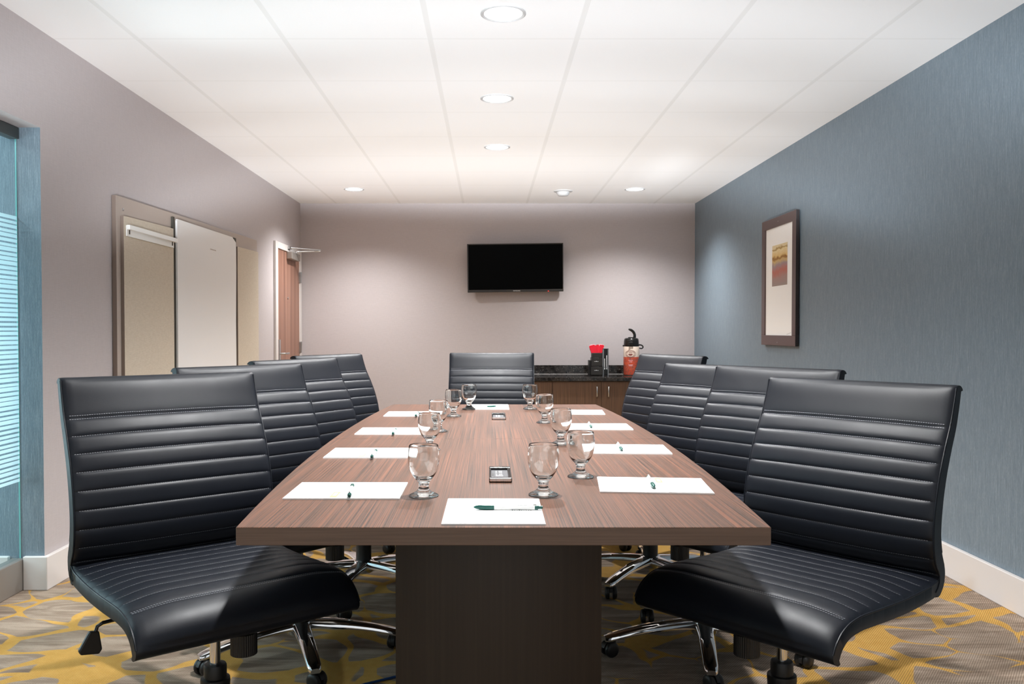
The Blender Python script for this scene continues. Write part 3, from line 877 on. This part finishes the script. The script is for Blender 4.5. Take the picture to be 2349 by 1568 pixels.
strip(bm, ell(0.054, 0.039), ell(0.050, 0.036)); strip(bm, ell(0.040, 0.027), ell(0.037, 0.0245))
for a0 in list(range(20, 160, 13))+list(range(200, 340, 13)):
    strip(bm, ell(0.047, 0.0335, a0, a0+8, 3), ell(0.043, 0.0295, a0, a0+8, 3))
# cup and steam
strip(bm, [(CU-0.024, CV-0.003), (CU-0.018, CV-0.010), (CU-0.008, CV-0.016), (CU+0.008, CV-0.016), (CU+0.018, CV-0.010), (CU+0.024, CV-0.003)],
      [(CU-0.024, CV-0.002)]+[(CU+x, CV-0.0015) for x in (-0.018, -0.008, 0.008, 0.018, 0.024)])
strip(bm, [(CU-0.020, CV-0.0215), (CU+0.020, CV-0.0215)], [(CU-0.026, CV-0.0185), (CU+0.026, CV-0.0185)])
for x in (-0.012, 0.0, 0.012):
    strip(bm, [(CU+x, CV+0.001), (CU+x-0.004, CV+0.007), (CU+x+0.002, CV+0.013), (CU+x-0.003, CV+0.020)], [(CU+x+0.004, CV+0.001), (CU+x+0.001, CV+0.007), (CU+x+0.007, CV+0.013), (CU+x-0.001, CV+0.021)])
finish(bm, 'oval_cup_emblem', M_MAROON, ap, recalc=False)
bm = bmesh.new()
for v, w_ in ((0.150, 0.022), (0.135, 0.015), (0.105, 0.022), (0.096, 0.018)):
    us = [-0.01-w_+2*w_*i/12 for i in range(13)]
    strip(bm, [(u, v) for u in us], [(u, v+0.004) for u in us], 0.0791)
finish(bm, 'printed_lines', M_PINK, ap, recalc=False)

og = thing('condiment_organizer', 'black stacked condiment organizer with two drawers left of the airpot', 'organizer', (1.083, 8.66, CZ+0.0008))
M_ORG = mat('dark_brown_plastic', srgb(40, 37, 34), 0.4)
box('rear_column', M_BLACK, -0.075, 0.045, 0.02, 0.13, 0, 0.15, og, bev=0.004)
def drawer(x0, x1, z0, z1, y0):
    nx = (x0+x1)/2-0.006
    poly = [(x0, z0), (x1, z0), (x1, z1), (nx+0.028, z1), (nx+0.018, z1-0.016), (nx-0.018, z1-0.016), (nx-0.028, z1), (x0, z1)]
    bm = bmesh.new(); add_prism(bm, poly, 0, 0.006, Matrix.Translation((0, y0+0.006, 0)) @ Matrix.Rotation(R(90), 4, 'X'))
    d = finish(bm, 'drawer', M_ORG, og)
    bm = bmesh.new()
    for i in range(8):
        q = -0.0225+i*0.0056; add_box(bm, nx+q, nx+q+0.004, y0-0.0012, y0, (z0+z1)/2+0.002, (z0+z1)/2+(0.005 if i not in (3, 4) else 0.008))
    finish(bm, 'drawer_print', M_PAPER, d)
box('lower_tray', M_ORG, -0.058, 0.056, -0.02, 0.10, 0.002, 0.088, og, bev=0.003)
box('middle_tray', M_ORG, -0.053, 0.053, -0.005, 0.10, 0.088, 0.178, og, bev=0.003)
box('upper_bin', M_ORG, -0.047, 0.054, 0.006, 0.10, 0.178, 0.225, og, bev=0.003)
drawer(-0.060, 0.058, 0.008, 0.088, -0.028); drawer(-0.055, 0.055, 0.096, 0.178, -0.013)
ds = thing('stirrer_dispenser', 'tall narrow black and clear stirrer dispenser beside the condiment organizer', 'dispenser', (1.172, 8.68, CZ+0.0008))
box('dispenser_body', M_BLACKGLOSS, -0.030, 0.032, 0.0, 0.08, 0, 0.268, ds, bev=0.003)
bm = bmesh.new(); add_box(bm, -0.030, -0.016, -0.004, 0.0, 0.0, 0.262); add_box(bm, 0.022, 0.032, -0.004, 0.0, 0.0, 0.262)
finish(bm, 'side_rail', mat('smoked_plastic', srgb(110, 112, 114), 0.3), ds)
bm = bmesh.new()
for i, x in enumerate((-0.0115, 0.009)):
    z = 0.075
    while z < (0.20 if i else 0.16): add_box(bm, x, x+0.006, -0.005, -0.0005, z, z+0.009); z += 0.0105
    add_box(bm, x, x+0.0075, -0.005, -0.0005, 0.06, 0.085)
finish(bm, 'stirrer', M_PAPER, ds)
def packet_mesh(w, h, th):
    bm = bmesh.new()
    pr = [(-w/2, 0), (w/2, 0), (w/2+0.002, h*0.5), (w/2-0.001, h), (-w/2+0.001, h), (-w/2-0.002, h*0.5)]
    add_prism(bm, pr, -th/2, th/2, Matrix.Rotation(R(90), 4, 'X')); return bm
pk0 = None
cols_ = 9
for row in range(3):
    for k in range(cols_):
        x = 1.083 - 0.037 + 0.0095*k + random.uniform(-0.002, 0.002)
        y = 8.66 + 0.018 + 0.026*row
        z = CZ + 0.2255
        if row == 2: mm, nm = M_PINK, 'pink'
        else: mm, nm = M_RED, 'red'
        o = finish(packet_mesh(0.026, 0.066+0.008*row+random.uniform(-0.006, 0.01), 0.006), 'sugar_packet', mm)
        o.location = (x, y, z); o.rotation_euler = (R(-4+4*row), R((k-4)*5+random.uniform(-4, 4)), R(random.uniform(-12, 12)))
        tag(o, ('red paper packet standing in the top bin of the condiment organizer' if nm == 'red' else 'pale pink packet at the back of the condiment organizer top bin'),
            'packet', nm+' packets in the organizer bin')

# ------------------------------------------------------------------ left wall: presentation board
pb = thing('mounted_presentation_board', 'wide beige fabric presentation board with white ledge on the left wall', 'board', (XL+0.002, 4.48, 0))
def wallquad(name, m, y0, y1, z0, zt0, zt1, x0, x1, parent, bev=0.002):
    bm = bmesh.new()
    vs = [bm.verts.new(p) for p in ((x0, y0, z0), (x1, y0, z0), (x1, y1, z0), (x0, y1, z0), (x0, y0, zt0), (x1, y0, zt0), (x1, y1, zt1), (x0, y1, zt1))]
    for q in ((0,3,2,1),(4,5,6,7),(0,1,5,4),(1,2,6,5),(2,3,7,6),(3,0,4,7)): bm.faces.new([vs[i] for i in q])
    return finish(bm, name, m, parent, bev=bev)
ZB = 0.62
bk = wallquad('backing', [M_BOARD, M_BOARDSIDE], 0.0, 2.72, ZB, 1.833, 1.878, 0, 0.024, pb)
for p in bk.data.polygons:
    if p.normal.y < -0.9: p.material_index = 1
fp = wallquad('fabric_panel', [M_FABRIC, M_BOARDSIDE], 0.05, 0.765, ZB+0.02, 1.733, 1.749, 0.024, 0.042, pb)
for p in fp.data.polygons:
    if p.normal.y < -0.9: p.material_index = 1
fp2 = wallquad('fabric_panel', [M_FABRIC, M_BOARDSIDE], 2.10, 2.69, ZB+0.02, 1.768, 1.778, 0.024, 0.042, pb)
for p in fp2.data.polygons:
    if p.normal.y < -0.9: p.material_index = 1
box('edge_slot', M_SLOT, 0.024, 0.036, 0.77, 0.80, ZB+0.02, 1.822, pb)
box('edge_slot', M_SLOT, 0.024, 0.034, 2.03, 2.09, ZB+0.02, 1.828, pb)
# flat clip rail on the left panel
rl = box('ledge_plate', M_WHITEPL, 0.042, 0.048, 0.075, 0.755, 1.630, 1.686, pb, bev=0.001)
box('ledge_bar', M_WHITEPL, 0.048, 0.066, 0.07, 0.775, 1.664, 1.688, rl, bev=0.001)
for y in (0.10, 0.72): box('ledge_clip', M_SLOT, 0.048, 0.0505, y, y+0.010, 1.642, 1.664, rl)
lathe('screw', M_STEEL, [(0, 0.003), (0.008, 0.002), (0.008, 0)], pb, 12, loc=(0.024, 0.085, 1.77), rot=(0, R(90), 0))
pd = thing('chart_paper_pad', 'tall white chart paper hanging in the middle of the presentation board', 'paper pad', (XL+0.040, 4.48, 0))
bm = bmesh.new()
nseg = 14
pts = [(0.805, ZB+0.03), (0.805, 1.80), (0.815, 1.812), (1.94, 1.822), (2.03, 1.79), (2.035, 1.60), (2.02, 1.2), (2.03, ZB+0.03)]
a = [bm.verts.new((0.0, y, z)) for y, z in pts]; b = [bm.verts.new((0.012, y, z)) for y, z in pts]
bm.faces.new(a); bm.faces.new(b[::-1])
for i in range(len(pts)):
    j = (i+1) % len(pts); bm.faces.new((a[i], a[j], b[j], b[i]))
finish(bm, 'paper_sheet', M_PAPER2, pd)
bm = bmesh.new()
for k in range(9): add_box(bm, 0.0121, 0.0125, 1.43+k*0.014, 1.438+k*0.014, 1.683, 1.690)
finish(bm, 'printed_line', mat('brown_print', srgb(150, 130, 116), 0.7), pd)

# ------------------------------------------------------------------ right wall: framed picture
pc = thing('framed_picture', 'tall framed abstract print with wide white mat on the blue wall', 'picture', (XR, 5.94, 0))
Y1 = 0.74
bm = bmesh.new()
def fr(y0, y1, z0, z1): add_box(bm, -0.030, -0.006, y0, y1, z0, z1)
fr(0, Y1, 1.890, 1.960); fr(0, Y1, 1.022, 1.096); fr(0, 0.075, 1.096, 1.890); fr(Y1-0.075, Y1, 1.096, 1.890)
f_ = finish(bm, 'picture_frame', [M_FRAME, M_FRAMESIDE], pc, bev=0.002)
for p in f_.data.polygons:
    if p.normal.y < -0.9 and p.center.y < 0.01: p.material_index = 1
box('mat_board', M_PAPER, -0.020, -0.008, 0.075, Y1-0.075, 1.096, 1.890, pc)
bm = bmesh.new(); add_box(bm, -0.0012, 0.0, 0.0, 0.325, 0, 0.30)
finish(bm, 'abstract_print', M_ART, pc, loc=(-0.0202, 0.195, 1.458))
box('hanging_spacer', M_FRAMESIDE, -0.008, -0.0005, 0.05, Y1-0.05, 1.06, 1.92, pc)
bm = bmesh.new()
add_tube(bm, [(-0.0203, 0.115, 1.118), (-0.0203, 0.14, 1.112), (-0.0203, 0.165, 1.110), (-0.0203, 0.20, 1.104)], 0.0007, 5)
finish(bm, 'signature', M_INK, pc)
for zz in (1.925, 1.045): lathe('frame_pin', M_STEEL, [(0, 0.0015), (0.004, 0.001), (0.004, 0)], pc, 10, loc=(-0.030, Y1*0.5, zz), rot=(0, R(-90), 0))

# ------------------------------------------------------------------ cable on the carpet
cb = tube('floor_cable', M_CABLE, [(-0.62, 2.52, 0.005), (-0.50, 2.66, 0.005), (-0.40, 2.745, 0.005), (-0.30, 2.81, 0.005), (-0.15, 2.87, 0.005), (0.0, 2.95, 0.005), (0.02, 3.3, 0.005)], 0.0042, None, 8)
tag(cb, 'thin blue cable lying on the carpet left of the table pedestal', 'cable')

# ------------------------------------------------------------------ camera
cam = bpy.data.cameras.new('camera'); co = bpy.data.objects.new('camera', cam); COL.objects.link(co)
PITCH = R(1.2); F = 1985.0
co.location = (0, 0, 1.14); co.rotation_euler = (R(90)-PITCH, 0, 0)
cam.sensor_width = 36.0; cam.lens = 36.0*F/2349.0
cyp = 755 + F*math.tan(PITCH)
cam.shift_x = (1174.5-1121.0)/2349.0; cam.shift_y = (cyp-784.0)/2349.0
cam.clip_start = 0.05
sc.camera = co

# ------------------------------------------------------------------ light
w = bpy.data.worlds.new('world'); sc.world = w; w.use_nodes = True
w.node_tree.nodes['Background'].inputs[0].default_value = (0.93, 0.97, 1.0, 1)
w.node_tree.nodes['Background'].inputs[1].default_value = 0.95
def area(name, loc, target, size, energy, color=(1, 1, 1), spread=180):
    l = bpy.data.lights.new(name, 'AREA'); l.energy = energy; l.shape = 'RECTANGLE'; l.size = size[0]; l.size_y = size[1]; l.color = color; l.spread = R(spread)
    o = bpy.data.objects.new(name, l); COL.objects.link(o); o.location = loc
    o.rotation_euler = (Vector(target)-Vector(loc)).to_track_quat('-Z', 'Y').to_euler(); return l
# unseen spots added low behind the camera to brighten the ceiling like bounced strobes
def fill_spot(name, loc, elev, size, energy, wide, blend=0.6, azim=0.0, rad=0.12):
    l = bpy.data.lights.new(name, 'SPOT'); l.energy = energy; l.spot_size = R(size); l.spot_blend = blend; l.shadow_soft_size = rad; l.color = (0.89, 0.945, 1.0)
    o = bpy.data.objects.new(name, l); COL.objects.link(o); o.location = loc
    d = Vector((math.sin(R(azim))*math.cos(R(elev)), math.cos(R(azim))*math.cos(R(elev)), math.sin(R(elev))))
    o.rotation_euler = d.to_track_quat('-Z', 'Y').to_euler(); o.scale = (wide, 1, 1); return l
for elev, size, wide, bl, e in ((13.5, 4.4, 9.6, 1.0, 1.7), (13.6, 5.6, 7.85, 0.5, 0.95), (15, 7, 6.6, 0.5, 0.90), (17, 8.5, 5.2, 0.5, 0.35),
                                (17, 8.5, 6.86, 1.0, 0.32), (20, 11, 5.6, 0.5, 0.40), (25, 16, 5.17, 0.5, 0.52)):
    fill_spot('ceiling_fill', (0.1, -1.3, 0.30), elev, size, 2150*e, wide, bl)
fill_spot('ceiling_fill', (0.9, -1.3, 0.30), 14.3, 3.2, 1900, 1.0, 1.0, 3.8)  # extra spot added to make the hot patch on the right of the ceiling
# unseen area lamps added outside the glazed opening to brighten pane and film
area('corridor_fill', (-2.7, 2.0, 2.36), (-2.7, 2.3, 0), (0.7, 0.7), 40, (0.93, 0.98, 1.0))
area('film_fill', (-3.15, 3.40, 1.05), (-2.05, 3.50, 1.05), (0.5, 1.3), 32, (0.93, 0.98, 1.0))  # added sideways lamp, lights the frosted film but spares the reveal

sc.view_settings.view_transform = 'Standard'; sc.view_settings.look = 'None'
sc.view_settings.gamma = 1.0; sc.view_settings.use_curve_mapping = False
sc.view_settings.exposure = 0.0
cy = sc.cycles
cy.use_denoising = True
cy.max_bounces = 10; cy.diffuse_bounces = 5; cy.glossy_bounces = 5; cy.transmission_bounces = 10; cy.transparent_max_bounces = 12
cy.caustics_reflective = False; cy.caustics_refractive = False
cy.sample_clamp_indirect = 6.0
